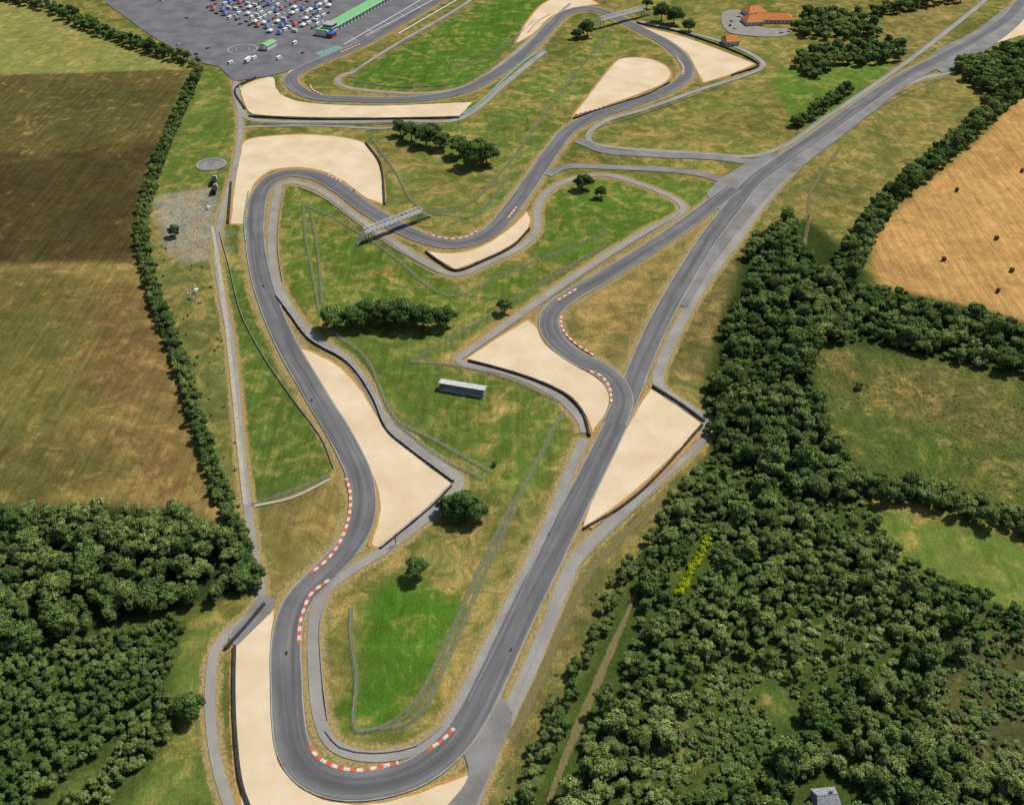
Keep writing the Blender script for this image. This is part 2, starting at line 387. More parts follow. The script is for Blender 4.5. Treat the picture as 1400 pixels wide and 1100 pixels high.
paint([(1270,925),(1330,895),(1440,880),(1440,1040),(1350,1050),(1290,1010)],(92,92,56),5,0,0.0,0.5)
paint([(960,910),(1060,920),(1080,990),(1020,1080),(900,1090),(930,1000)],(88,106,48),5,0,0.0,0.4)
paint([(900,680),(960,620),(890,740),(850,800),(800,900),(750,1000),(690,1130),(640,1130),(700,990),(760,830),(820,740)],(116,115,64),1,0.3,0.2,0.25)
paint([(-60,705),(60,690),(240,700),(300,720),(345,805),(240,832),(100,872),(-60,900)],(52,68,34),1,0,-0.2,0.5)
paint([(-60,895),(100,872),(250,845),(225,940),(250,985),(130,1130),(-60,1130)],(72,92,42),1,0,-0.2,0.5)
paint([(55,1105),(120,1050),(140,1045),(95,1105)],(108,124,60),1)
paint([(940,-5),(1100,40),(1080,80),(1030,85),(930,40)],(120,124,64),3,0,0.2,0)
paint([(1195,40),(1330,-10),(1340,10),(1250,80),(1210,85)],(124,120,68),3,0.1,0.25,0.1)
verts=np.stack([XX.ravel(),YY.ravel(),np.zeros(nx*ny)],1)
ii,jj=np.meshgrid(np.arange(nx-1),np.arange(ny-1)); a=(jj*nx+ii).ravel()
faces=np.stack([a,a+1,a+nx+1,a+nx],1)
me=bpy.data.meshes.new('ground'); me.vertices.add(len(verts)); me.vertices.foreach_set('co',verts.ravel())
me.loops.add(faces.size); me.loops.foreach_set('vertex_index',faces.ravel().astype(np.int32))
me.polygons.add(len(faces)); me.polygons.foreach_set('loop_start',np.arange(0,faces.size,4,dtype=np.int32))
me.update(calc_edges=True); me.validate()
for nm,arr in (('tint',tint),('mask',mask)):
    at=me.color_attributes.new(nm,'FLOAT_COLOR','POINT')
    at.data.foreach_set('color',np.concatenate([arr.reshape(-1,3),np.ones((nx*ny,1))],1).ravel().astype(np.float32))
me.materials.append(M['ground']); link(bpy.data.objects.new('ground',me))
# ------------------------------------------------------------------ roads
STR=[(1480,-60),(1405,-5),(1378,25),(1340,50),(1290,78),(1240,103),(1175,145),(1115,188),(1065,222),(1028,250),(1003,282),(972,322),(943,367),(915,415),(890,465),(871,510),(853,555),(830,605),(805,655),(777,710),(748,770),(720,825),(694,880),(670,932),(648,975),(618,1018),(570,1055),(515,1072),(465,1073),(425,1057),(402,1025),(394,980),(392,930),(391,890),(396,850),(410,818),(438,788),(468,757),(489,725),(497,690),(491,650),(477,618),(461,588),(441,556),(421,522),(401,488),(383,452),(368,415),(356,375),(349,330),(350,292),(357,262),(376,243),(405,237),(436,243),(467,260),(500,285),(540,309),(580,327),(615,334),(648,329),(676,313),(700,285),(727,247),(752,211),(777,180),(812,160),(860,144),(905,127),(934,110),(940,95),(930,76),(905,56),(870,38),(840,22),(805,12),(775,18),(755,34),(735,56),(708,80),(675,103),(640,122),(600,132),(545,137),(480,136),(430,133),(404,120),(398,107),(415,94),(450,79),(495,60),(545,32),(600,0),(690,-45)]
INNER=[(1003,258),(940,305),(880,345),(820,382),(780,405),(757,424),(751,447),(764,470),(790,490),(818,504),(840,522),(850,548),(840,580)]
ribbon('dry_grass_verge',STR,21,'verge','verge')
ribbon('dry_grass_verge',INNER,20,'verge','verge')
S_R=[(1300,100),(1260,108),(1215,128),(1150,175),(1095,220),(1045,275),(1000,338),(955,400),(922,458),(900,512),(903,530),(938,556),(966,577),(960,598),(905,650),(845,705),(792,758),(770,800),(745,865),(715,935),(688,990),(662,1050),(640,1110)]
S_L=[(318,95),(326,140),(328,185),(320,235),(304,290),(296,345),(303,400),(314,460),(322,530),(329,610),(338,690),(347,755),(357,815),(345,838),(316,862),(295,888),(288,930),(288,985),(298,1050),(318,1115)]
S_I=[(382,252),(374,290),(371,340),(378,385),(398,425),(430,462),(470,488),(500,525),(528,575),(565,608),(605,637),(628,660),(600,692),(560,727),(520,755),(472,785),(445,808),(430,845),(430,920),(438,985),(458,1020),(505,1034),(565,1026),(604,1000),(634,952),(670,880),(710,800),(750,715),(785,630),(798,600)]
S_M=[(382,252),(405,250),(440,262),(485,295),(540,333),(598,368),(626,376),(662,362),(708,340),(732,318),(735,285),(752,260),(785,245),(830,240),(885,256),(928,276),(932,290),(880,318),(820,355),(760,395),(700,438),(660,468),(628,494),(700,512),(760,540),(795,575),(800,592)]
S_T=[(478,100),(462,108),(468,118),(500,124),(580,128),(640,118),(690,85),(740,40),(780,5)]
S_T2=[(478,102),(540,62),(610,22),(660,-10)]
S_F=[(330,120),(322,118),(330,150),(345,164),(440,167),(560,166),(620,165),(650,150),(690,115),(745,70)]
for p,w in ((S_R,11),(S_L,9),(S_I,11),(S_M,11),(S_F,7),(S_T,8)): ribbon('dry_grass_verge',p,w,'verge','verge')
ribbon('service_road',S_R,5.5,'service','service'); ribbon('service_road',S_L,3.6,'service','service')
ribbon('service_road',S_I,4.4,'service','service'); ribbon('service_road',S_M,4.4,'service','service')
ribbon('service_road',S_T,3.5,'service','service'); ribbon('service_road',S_T2,3.5,'service','service'); ribbon('service_road',S_F,5,'service','service')
ribbon('service_road',[(322,175),(420,172),(520,176),(560,172)],3.0,'service','service')
ribbon('service_road',[(875,30),(930,42),(1000,62),(1042,85),(1035,97),(960,122),(880,150),(830,165),(808,180),(808,195),(850,203),(930,208),(1040,212),(1130,160),(1240,85),(1330,15),(1370,-20)],4.5,'service','service')
ribbon('dirt_path',[(347,692),(400,680),(452,655)],1.6,'dirt','service'); ribbon('dirt_path',[(290,310),(300,370),(308,430),(318,520),(326,600),(336,690)],2.0,'dirt','service')
ribbon('farm_track',[(872,800),(858,838),(835,890),(805,960),(775,1030),(745,1110),(730,1150)],3.6,'track2','service',taper=40)
ribbon('farm_track',[(1100,335),(1105,300),(1110,260),(1150,200)],2.5,'track2','service')
ribbon('bare_earth_rim',[(632,985),(665,920),(700,845),(735,765),(768,690),(788,640)],3.0,'sandv','verge')
ribbon('bare_earth_rim',[(700,1010),(735,935),(765,865),(800,790),(850,735),(905,680)],4.0,'track2','verge')
# link roads
ribbon('link_road',[(790,192),(830,207),(900,212),(980,216),(1050,224),(1075,215)],9,'apron','apron')
ribbon('link_road',[(748,240),(775,228),(830,229),(900,232),(955,238),(1000,252),(1012,262)],7.5,'apron','apron')
ribbon('link_road',[(1010,262),(985,300),(960,335)],9,'apron','apron')
patch('asphalt_apron',[(632,1010),(672,945),(692,960),(700,985),(684,1025),(655,1090),(640,1120),(600,1120),(640,1062)],'apron','apron')
patch('asphalt_apron',[(312,872),(358,812),(378,820),(370,838),(322,885)],'apron','apron',False)
patch('asphalt_apron',[(968,262),(1045,212),(1075,215),(1030,262),(1000,310),(985,290)],'apron','apron')
patch('asphalt_apron',[(1275,75),(1330,45),(1395,0),(1405,20),(1350,68),(1290,100)],'apron','apron')
patch('paddock_asphalt',[(145,-30),(145,5),(210,52),(272,86),(300,92),(320,112),(372,104),(420,90),(500,58),(640,-20),(760,-60),(300,-60)],'paddock','apron',False)
ribbon('runoff_asphalt',[(1290,88),(1240,112),(1170,160),(1110,204),(1055,245),(1005,305),(970,355),(935,420)],15,'apron','apron',taper=170)
ribbon('race_track',STR,11.5,'track','track')
ribbon('race_track',INNER,11.5,'straight','track')
sand=[
[(338,192),(400,185),(465,188),(504,200),(520,235),(524,262),(524,279),(524,279),(500,270),(470,248),(440,234),(405,229),(372,233),(350,248),(338,275),(332,306),(332,306),(316,306),(316,306),(322,250),(330,210)],
[(583,344),(583,344),(615,347),(650,341),(685,322),(708,303),(721,290),(721,290),(724,305),(712,325),(680,345),(645,360),(622,368),(622,368),(600,355)],
[(403,474),(403,474),(440,488),(470,508),(490,530),(512,565),(530,590),(560,614),(618,660),(618,660),(590,690),(550,722),(518,748),(508,744),(508,744),(518,712),(519,680),(508,645),(480,598),(455,555),(425,505)],
[(638,491),(638,491),(680,463),(722,438),(722,438),(733,448),(742,468),(770,490),(800,508),(824,525),(833,542),(828,562),(810,590),(810,590),(800,565),(775,540),(740,522),(690,505)],
[(890,532),(890,532),(925,555),(958,579),(958,579),(930,612),(880,660),(840,695),(795,722),(795,722),(808,690),(830,640),(852,595),(872,560)],
[(322,882),(322,882),(374,834),(374,834),(371,870),(371,930),(373,990),(380,1038),(400,1068),(440,1092),(500,1099),(560,1088),(610,1070),(642,1058),(642,1058),(632,1110),(620,1150),(345,1150),(330,1080),(322,1000)],
[(862,34),(862,34),(930,50),(1032,88),(1032,88),(995,103),(962,113),(962,113),(952,95),(938,72),(905,50)],
[(783,160),(783,160),(808,128),(838,90),(850,81),(880,80),(905,88),(916,100),(910,112),(880,126),(835,142)],
[(705,60),(705,60),(725,25),(750,2),(790,-6),(818,6),(818,6),(780,12),(752,24),(730,45)],
[(328,120),(328,120),(350,110),(372,106),(378,122),(392,134),(430,142),(520,145),(646,140),(646,140),(628,159),(628,159),(500,161),(350,157),(336,145)],
[(393,106),(400,94),(430,84),(462,76),(440,88),(415,97),(402,110)],
[(1312,72),(1312,72),(1350,52),(1395,22),(1440,-10),(1440,40),(1400,48),(1360,60)],
]
for s in sand:
    patch('gravel_trap',s,'sand','sand')
for s in sand[:9]:
    ribbon('bare_earth_rim',s,4.5,'sandv','verge',closed=True)
ribbon('bare_earth_rim',[(806,722),(850,690),(905,645),(958,592)],3.5,'sandv','kerb')
ribbon('bare_earth_rim',[(632,486),(665,462),(700,440),(735,418)],7,'sandv','verge')
for k in ([(423,1022),(440,1039),(465,1050),(495,1053),(545,1043)],[(585,1026),(605,1012),(621,996)],[(409,882),(410,858),(416,833),(426,812),(450,793)],
 [(424,785),(446,767),(463,745),(474,720),(479,695),(479,675),(474,655)],[(802,506),(822,515),(833,530),(836,552)],[(767,430),(769,450),(784,468),(812,487)],[(760,413),(788,396)],
 [(586,321),(612,327),(636,325),(652,317)],[(424,116),(428,124),(440,130)],[(465,73),(492,61)],[(694,300),(706,284)],[(722,45),(735,30),(752,20)],[(786,158),(830,146)],[(446,238),(470,251)],[(925,80),(934,92),(933,103)]):
    ribbon('kerb',k,1.35,'kerb','kerb',step=1.0)
ribbon('green_runoff_strip',[(632,158),(660,138),(690,108),(720,82),(745,68)],2.2,'teal','kerb')
ribbon('green_runoff_strip',[(340,262),(334,300),(336,330)],0.8,'teal','kerb')
ribbon('track_marking',[(545,47),(640,-8)],1.2,'white','kerb'); ribbon('track_marking',[(470,62),(560,10),(600,-15)],0.8,'white','kerb')
ribbon('track_marking',[(500,50),(590,2),(620,-15)],0.7,'white','kerb')
for k in range(5):
    u=480+k*22; v=52-k*11
    ribbon('track_marking',[(u,v),(u+8,v+5)],0.35,'white','kerb')
# ------------------------------------------------------------------ barriers
def offset_line(px,closed=False,step=3.0): return catmull(GP(px),closed,step)
def barrier(name,px,h,w,mat,cap=None):
    C=offset_line(px); b=MB()
    for i in range(len(C)-1):
        a,c=C[i],C[i+1]; d=c-a; L=np.linalg.norm(d); r=math.atan2(d[1],d[0]); m=(a+c)/2
        hh=h*(1+0.10*random.uniform(-1,1))
        b.loft((m[0],m[1],0),(L*0.97,w),(L*0.97,w*0.85),0,hh,mat,r)
        if cap: b.box((m[0],m[1],hh+0.06),(L*0.96,w*0.5,0.1),cap,r)
    b.obj(name)
def guardrail(px):
    C=offset_line(px,step=4); b=MB()
    for i in range(len(C)-1):
        a,c=C[i],C[i+1]
        for z in (0.35,0.75): b.beam((a[0],a[1],z),(c[0],c[1],z),0.2,'steel')
        b.beam((a[0],a[1],0),(a[0],a[1],0.95),0.14,'steel')
    b.obj('guardrail')
def fence(px):
    C=offset_line(px,step=4); b=MB()
    for i in range(len(C)-1):
        a,c=C[i],C[i+1]
        for z in (0.6,1.2,1.8): b.beam((a[0],a[1],z),(c[0],c[1],z),0.05,'steel')
        b.beam((a[0],a[1],0),(a[0],a[1],2.0),0.13,'concrete')
    b.obj('wire_fence')
for n_,t in enumerate(([(321,884),(320,940),(322,1000),(330,1070),(348,1120)],[(308,888),(335,858),(362,826)],[(640,494),(690,507),(740,524),(777,543),(797,566),(806,597)],[(378,405),(398,432),(425,466),(470,492),(492,515),(512,548),(530,588),(560,614),(620,659)],
          [(617,664),(590,692),(548,727),(520,750)],[(797,724),(845,697),(895,655),(960,582)],[(892,529),(930,553),(963,577)],[(340,160),(440,164),(560,163),(628,162)],[(335,150),(322,122),(350,107)],
          [(582,345),(605,362),(624,371),(660,358),(700,338),(724,314)],[(500,196),(520,225),(526,280)],[(870,32),(940,48),(1036,88),(1000,104)],[(316,250),(312,306)],[(784,163),(835,146),(885,130),(915,114)])):
    barrier('tyre_barrier',t,1.3,1.2,'tyre','concrete' if n_ in (3,4) else None)
for t in ([(300,318),(312,360),(330,430),(362,490),(400,545),(440,600),(456,640)],[(412,530),(440,580),(462,615)],[(640,960),(690,860),(735,760),(775,675),(800,605)],[(700,975),(735,890),(775,800),(800,765),(860,705),(905,665)],
          [(1005,340),(960,402),(925,462),(905,512)],[(1290,108),(1220,138),(1155,182),(1100,226),(1050,280)],[(930,293),(820,362),(700,445),(632,492)],[(985,330),(955,375),(925,425),(900,475)],
          [(445,1000),(465,1022),(510,1030),(570,1020),(605,992)],[(450,815),(438,850),(440,920),(448,985)],[(1060,208),(1130,158),(1240,82),(1330,12)],[(388,262),(382,300),(380,340),(386,385)],[(408,256),(440,270),(485,303),(540,341),(600,374)],[(480,112),(560,120),(640,110),(700,70)],[(484,98),(560,55),(640,10)],[(800,190),(820,175),(870,160),(940,135),(1035,100)],[(345,170),(440,171),(555,170)]):
    guardrail(t)
fl=([(415,280),(417,320),(428,380),(436,425)],[(415,280),(460,300),(530,345),(615,405),(690,375),(830,318)],[(480,830),(479,870),(487,930),(488,1000),(555,975),(600,900),(650,790),(695,700),(715,668),(770,562)],[(500,1000),(565,985),(612,900),(660,790),(705,695)],
 [(455,455),(500,490),(540,572),(590,600),(670,645)],[(508,190),(540,235),(575,285),(630,285),(690,230),(750,150),(800,85),(830,50)],[(585,290),(645,296),(700,235)],[(560,495),(620,500),(700,520),(765,550)],[(540,578),(600,625),(660,655)],[(560,495),(640,450),(720,400),(830,335)],
 [(345,690),(400,672),(452,650)],[(610,100),(680,70),(730,30)],[(425,290),(435,350),(440,415)])
for t in fl:
    ribbon('fence_path',t,2.4,'fpath','verge'); fence(t)
# ------------------------------------------------------------------ trees
def leafcloud(R,Hc,zc_,nb,nl,ls,seed):
    r=np.random.default_rng(seed); blobs=[]
    for i in range(nb):
        a=r.uniform(0,2*math.pi); e=r.uniform(-0.35,1.0)*math.pi/2; q=r.uniform(0.35,0.82)
        br=R*r.uniform(0.18,0.38)
        blobs.append((R*q*math.cos(e)*math.cos(a)*r.uniform(0.8,1.2),R*q*math.cos(e)*math.sin(a)*r.uniform(0.8,1.2),zc_+Hc*0.5*q*math.sin(e)*1.25,br,r.uniform(0.70,1.30)))
    blobs.append((0,0,zc_,R*0.5,0.8))
    B=np.array(blobs); wts=B[:,3]**2; wts/=wts.sum()
    id_=r.choice(len(B),nl,p=wts); b=B[id_]
    d=r.normal(size=(nl,3)); d[:,2]=np.where(d[:,2]<-0.4,-d[:,2]*0.5,d[:,2]); d/=np.linalg.norm(d,axis=1,keepdims=True)
    rad=b[:,3:4]*(0.72+0.5*r.uniform(0,1,(nl,1))**1.6)
    c=b[:,:3]+d*rad*np.array([1,1,0.82])
    n=d+r.normal(size=(nl,3))*0.55; n[:,2]+=0.45; n/=np.linalg.norm(n,axis=1,keepdims=True)
    t=np.cross(n,r.normal(size=(nl,3))); t/=np.linalg.norm(t,axis=1,keepdims=True); s=np.cross(n,t)
    sz=ls*r.uniform(0.55,1.35,(nl,1))
    V=np.stack([c-t*sz*0.6,c+s*sz*0.4,c+t*sz*0.6,c-s*sz*0.4],1).reshape(-1,3)
    Fc=np.arange(nl*4).reshape(-1,4)
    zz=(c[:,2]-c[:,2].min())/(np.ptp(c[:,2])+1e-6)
    sh=b[:,4]*r.uniform(0.68,1.32,nl)*(0.72+0.5*zz)  # random leaf tone, plus top light painted in: leaves lighten towards the crown top
    return V,Fc,np.repeat(sh,4),blobs
def tree_mesh(name,R,h,nb,nl,ls,seed,mat='leaf',trunk=True):
    r=random.Random(seed)
    zc_=h*0.56; Hc=h*0.75
    if not trunk: zc_=h*0.38; Hc=h*0.8
    V,Fc,sh,blobs=leafcloud(R,Hc,zc_,nb,nl,ls,seed)
    mb=MB()
    if trunk:
        mb.cone((0,0,-0.2),(0.1,0,h*0.25),h*0.038,h*0.027,'bark',8,False); mb.cone((0.1,0,h*0.25),(0,0.1,h*0.6),h*0.027,h*0.012,'bark',8)
        for i in range(6):
            bl=blobs[i]; mb.cone((0.05,0,h*(0.24+0.04*i)),(bl[0]*0.8,bl[1]*0.8,bl[2]),h*0.013,h*0.004,'bark',5)
    else:
        for i in range(4): bl=blobs[i]; mb.cone((0,0,-0.1),(bl[0]*0.8,bl[1]*0.8,bl[2]),h*0.02,h*0.005,'bark',5)
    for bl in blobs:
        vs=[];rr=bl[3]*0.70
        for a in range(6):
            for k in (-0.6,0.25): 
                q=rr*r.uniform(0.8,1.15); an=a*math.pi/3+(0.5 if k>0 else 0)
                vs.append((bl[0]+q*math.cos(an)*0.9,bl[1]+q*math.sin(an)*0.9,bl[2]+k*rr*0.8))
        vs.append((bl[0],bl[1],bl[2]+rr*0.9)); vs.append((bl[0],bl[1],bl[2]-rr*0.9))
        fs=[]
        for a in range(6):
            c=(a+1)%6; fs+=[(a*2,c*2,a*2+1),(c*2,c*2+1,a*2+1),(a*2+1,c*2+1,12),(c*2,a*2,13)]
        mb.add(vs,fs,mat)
    n0=len(mb.v); allv=np.concatenate([np.array(mb.v).reshape(-1,3),V]); 
    fs=mb.f+(Fc+n0).tolist(); mi=mb.m+[mb.mi(mat)]*len(Fc)
    me=bpy.data.meshes.new(name); me.from_pydata(allv.tolist(),[],fs)
    for k in mb.mats: me.materials.append(M[k])
    me.polygons.foreach_set('material_index',mi)
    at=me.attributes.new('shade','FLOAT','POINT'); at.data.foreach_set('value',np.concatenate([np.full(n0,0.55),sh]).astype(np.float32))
    me.update(); return me
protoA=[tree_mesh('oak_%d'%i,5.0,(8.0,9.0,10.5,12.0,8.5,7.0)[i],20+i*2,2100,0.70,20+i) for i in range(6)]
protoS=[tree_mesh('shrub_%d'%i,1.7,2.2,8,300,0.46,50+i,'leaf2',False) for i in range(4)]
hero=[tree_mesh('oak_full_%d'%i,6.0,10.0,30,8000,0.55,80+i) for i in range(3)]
def mkcoll(name,meshes):
    c=bpy.data.collections.new(name)
    for i,m in enumerate(meshes):
        c.objects.link(bpy.data.objects.new('%s_%02d'%(name,i),m))
    return c
CA=mkcoll('woodland_tree_kit',protoA); CS=mkcoll('shrub_kit',protoS)
def scatter_group(coll):
    ng=bpy.data.node_groups.new('scatter_'+coll.name,'GeometryNodeTree')
    ng.interface.new_socket('Geometry',in_out='INPUT',socket_type='NodeSocketGeometry'); ng.interface.new_socket('Geometry',in_out='OUTPUT',socket_type='NodeSocketGeometry')
    gi=ng.nodes.new('NodeGroupInput'); go=ng.nodes.new('NodeGroupOutput'); ip=ng.nodes.new('GeometryNodeInstanceOnPoints')
    ci=ng.nodes.new('GeometryNodeCollectionInfo'); ci.inputs['Collection'].default_value=coll; ci.inputs['Separate Children'].default_value=True; ci.inputs['Reset Children'].default_value=True
    def na(n,t):
        x=ng.nodes.new('GeometryNodeInputNamedAttribute'); x.data_type=t; x.inputs['Name'].default_value=n; return x.outputs['Attribute']
    ng.links.new(gi.outputs[0],ip.inputs['Points']); ng.links.new(ci.outputs[0],ip.inputs['Instance']); ip.inputs['Pick Instance'].default_value=True
    ng.links.new(na('idx','INT'),ip.inputs['Instance Index']); ng.links.new(na('rot','FLOAT_VECTOR'),ip.inputs['Rotation']); ng.links.new(na('scl','FLOAT_VECTOR'),ip.inputs['Scale'])
    ng.links.new(ip.outputs[0],go.inputs[0]); return ng
GA=scatter_group(CA); GS=scatter_group(CS)
def nz(x,y,s,o=0): return mnoise.noise(Vector((x*s+o,y*s,o)))
def scatter(name,pts,grp,nproto,hb=0.25):
    if not pts: return
    me=bpy.data.meshes.new(name); me.from_pydata([(p[0],p[1],0) for p in pts],[],[])
    def A(n,t,vals,key):
        a=me.attributes.new(n,t,'POINT'); a.data.foreach_set(key,np.array(vals).ravel())
    A('idx','INT',[random.randrange(nproto) for _ in pts],'value')
    A('rot','FLOAT_VECTOR',np.array([(random.uniform(-.08,.08),random.uniform(-.08,.08),random.uniform(0,6.28)) for _ in pts],np.float32),'vector')
    A('scl','FLOAT_VECTOR',np.array([(p[2]*random.uniform(.85,1.15),p[2]*random.uniform(.85,1.15),p[3]) for p in pts],np.float32),'vector')
    A('tone','FLOAT',np.array([p[4] for p in pts],np.float32),'value')
    A('hue','FLOAT',np.array([min(1,max(0,hb+1.1*nz(p[0],p[1],0.02,11)+0.7*nz(p[0],p[1],0.09,4)+random.uniform(-.35,.45))) for p in pts],np.float32),'value')
    o=link(bpy.data.objects.new(name,me)); md=o.modifiers.new('scatter','NODES'); md.node_group=grp
def dist_poly(x,y,L):
    d=np.linalg.norm(L-np.array([x,y]),axis=1); return d.min()
def fill(px,z,sp,excl=(),keep=1.0):
    P=np.array(catmull(GP(px,z),True,6)); x0,y0=P.min(0); x1,y1=P.max(0)
    gx=np.arange(x0,x1,sp); gy=np.arange(y0,y1,sp*0.9)
    X,Y=np.meshgrid(gx,gy); X=X+ (np.arange(len(gy))%2)[:,None]*sp/2; X=X+rng.uniform(-.48,.48,X.shape)*sp; Y=Y+rng.uniform(-.48,.48,Y.shape)*sp
    m=inpoly(P,X,Y)
    for E in excl: m&=~inpoly(E,X,Y)
    m&=rng.uniform(size=X.shape)<keep
    return list(zip(X[m],Y[m]))
heath=catmull(GP([(1270,925),(1330,895),(1440,880),(1440,1040),(1350,1050),(1290,1010)]),True,6)
clear=catmull(GP([(960,910),(1060,920),(1080,990),(1020,1080),(900,1090),(870,1040),(930,1000)]),True,6)
pathE=catmull(GP([(862,820),(835,890),(805,960),(775,1030),(745,1110),(740,1150)]),False,3)
limec=np.array(catmull(GP([(966,735),(960,752),(950,770),(941,786),(930,808)],1.0),False,2))
houseP=np.array([G(1127,1090)])
pts=[]; under=[]
for x,y in fill(FE,3,4.4,(heath,clear)):
    if dist_poly(x,y,pathE)<5.2 or dist_poly(x,y,houseP)<10: continue
    dl=min(dist_poly(x,y,limec),dist_poly(x,y+3.5,limec))
    if dl<3.6: continue
    v=nz(x,y,0.018,3); big=nz(x,y,0.06,9)
    s=0.44+0.26*v+0.42*max(0,big)+random.uniform(-.16,.16)
    if random.random()<0.11: s+=0.35
    s=max(0.24,s)
    if v<-0.18 and random.random()<0.6: 
        under.append((x,y,random.uniform(.6,1.6),random.uniform(.6,1.2),0)); under.append((x+2,y+1.5,random.uniform(.4,1.1),random.uniform(.4,.9),0)); continue
    if dl<8: s=min(s,0.45)
    pts.append((x,y,s,s*random.uniform(.75,1.15),0))
for x,y in fill([(850,768),(872,760),(862,800),(830,870),(800,940),(765,1020),(735,1120),(680,1130),(720,1030),(775,920),(815,840)],2,4.0):
    if dist_poly(x,y,pathE)<4.0: continue
    s=random.uniform(.25,.5); pts.append((x,y,s,s,0))
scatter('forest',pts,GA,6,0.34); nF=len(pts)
pts=[]
for px in ([(1025,325),(1060,300),(1088,288),(1092,330),(1130,365),(1165,395),(1205,410),(1130,465),(1110,500),(1125,560),(1150,600),(1180,665),(1120,670),(975,605),(966,560),(985,500),(992,430),(1030,370)],
           [(1130,395),(1210,392),(1290,415),(1350,428),(1440,465),(1440,505),(1300,482),(1200,458),(1120,455)]):
    for x,y in fill(px,5,5.4):
        s=0.68+0.35*nz(x,y,0.03,5)+random.uniform(-.24,.30); pts.append((x,y,s,s*random.uniform(.85,1.15),0))
scatter('woodland_belt',pts,GA,6,0.2)
pts=[]
for x,y in fill([(-90,705),(20,695),(60,690),(180,695),(240,700),(295,715),(325,760),(338,800),(300,815),(240,825),(160,840),(100,862),(50,880),(-90,905)],4,5.6):
    s=0.75+0.3*nz(x,y,0.04,5)+random.uniform(-.25,.3); pts.append((x,y,s,s,0))
scatter('copse',pts,GA,6,0.18)
pl=np.array(catmull(GP([(60,1100),(135,1045),(150,1030)]),False,3)); pts=[]
for x,y in fill([(-90,905),(50,885),(110,872),(200,850),(250,848),(238,895),(222,935),(240,975),(225,1010),(170,1065),(120,1130),(-90,1130)],2,3.1):
    if dist_poly(x,y,pl)<3: continue
    s=0.34+0.10*nz(x,y,0.04,5)+random.uniform(-.08,.12); pts.append((x,y,s,s,0))
scatter('young_plantation',pts,GA,6,0.35)
def along(px,z,width,sp,s0,s1,pts,tone=0):
    C=catmull(GP(px,z),False,sp)
    for i in range(len(C)):
        t=C[min(i+1,len(C)-1)]-C[max(i-1,0)]; t=t/np.linalg.norm(t); n=np.array([-t[1],t[0]])
        k=max(1,int(round(width/sp)))
        for j in range(k):
            o=((j+0.5)/k-0.5)*width+random.uniform(-.35,.35)*sp
            s=random.uniform(s0,s1); p=C[i]+n*o+t*random.uniform(-.4,.4)*sp
            pts.append((p[0],p[1],s,s*random.uniform(.85,1.2),tone))
pts=[]
along([(272,92),(258,125),(240,165),(215,228),(198,285),(195,330),(208,390),(226,440),(245,490),(262,545),(280,610),(300,670),(322,720),(346,800)],2,7,2.7,0.26,0.60,pts)
scatter('hedgerow',pts,GA,6,0.2)
pts=[]
along([(-20,-12),(60,5),(120,32),(180,55),(262,82)],4,14,6,0.6,1.0,pts)
along([(1420,95),(1355,150),(1300,200),(1250,240),(1210,275),(1180,320),(1163,350),(1150,385)],4,15,5.5,0.5,1.0,pts)
along([(1185,665),(1260,672),(1330,692),(1440,722)],3,14,4.5,0.5,0.9,pts)
along([(1200,712),(1230,752),(1290,795),(1400,838)],3,6,4.5,0.4,0.7,pts)
along([(1195,15),(1250,5),(1310,-5)],4,14,7,0.8,1.1,pts)
along([(1095,166),(1125,145),(1160,120)],3,9,5,0.5,0.9,pts)
for x,y in fill([(1310,85),(1350,70),(1410,55),(1440,110),(1385,125),(1340,115)],5,6.5): pts.append((x,y,random.uniform(.7,1.1),0.95,0))
for x,y in fill([(1085,90),(1092,75),(1130,62),(1170,55),(1235,62),(1230,78),(1160,85),(1110,98)],5,8): pts.append((x,y,random.uniform(.8,1.1),1.0,0))
for x,y in fill([(1090,25),(1125,15),(1180,20),(1200,42),(1160,48),(1095,42)],5,8): pts.append((x,y,random.uniform(.8,1.2),1.0,0))
scatter('tree_line',pts,GA,6,0.2)
pts=list(under)
for x,y in fill([(1110,470),(1200,465),(1440,505),(1440,690),(1180,655),(1135,600),(1112,520)],0,3.0,(),0.6):
    v=nz(x,y,0.03,2)+0.5*nz(x,y,0.12,6) 
    if v>-0.05: pts.append((x,y,random.uniform(.25,.6),random.uniform(.10,.26),0))
for E,k in ((heath,0.85),(clear,0.85)):
    x0,y0=E.min(0);x1,y1=E.max(0)
    for _ in range(int((x1-x0)*(y1-y0)/5)):
        x=random.uniform(x0,x1);y=random.uniform(y0,y1)
        if inpoly(E,np.array([x]),np.array([y]))[0] and random.random()<k and nz(x,y,0.07,8)>-0.25: pts.append((x,y,random.uniform(.5,1.5),random.uniform(.4,1.1),0))
for x,y in fill([(905,690),(960,625),(900,740),(850,810),(800,900),(750,1010),(700,1120),(660,1120),(720,1000),(780,850)],0,6,(),0.3): pts.append((x,y,random.uniform(.25,.6),random.uniform(.15,.4),0))
for x,y in fill([(205,320),(290,380),(322,600),(332,720),(300,680),(240,440)],0,6,(),0.22): pts.append((x,y,random.uniform(.3,.8),random.uniform(.3,.6),0))
scatter('scrub',pts,GS,4,0.35)
pts=[]
for p in limec:
    for _ in range(8): pts.append((p[0]+random.uniform(-1.5,1.5),p[1]+random.uniform(-1.5,1.5),random.uniform(.4,.8),random.uniform(.6,1.2),random.uniform(.75,1.0)))
scatter('flowering_gorse',pts,GS,4)
def tree(u,v,wpx,name='oak_tree',k=None):
    s=wpx/((v+543)/385.0)/11.5
    h=10*s*0.9; x,y=G(u,v,h*0.5)
    o=bpy.data.objects.new(name,hero[random.randrange(3)]); o.location=(x,y,0); o.scale=(s,s*random.uniform(.9,1.1),s*random.uniform(.85,1.0)); o.rotation_euler=(0,0,random.uniform(0,6.28)); link(o)
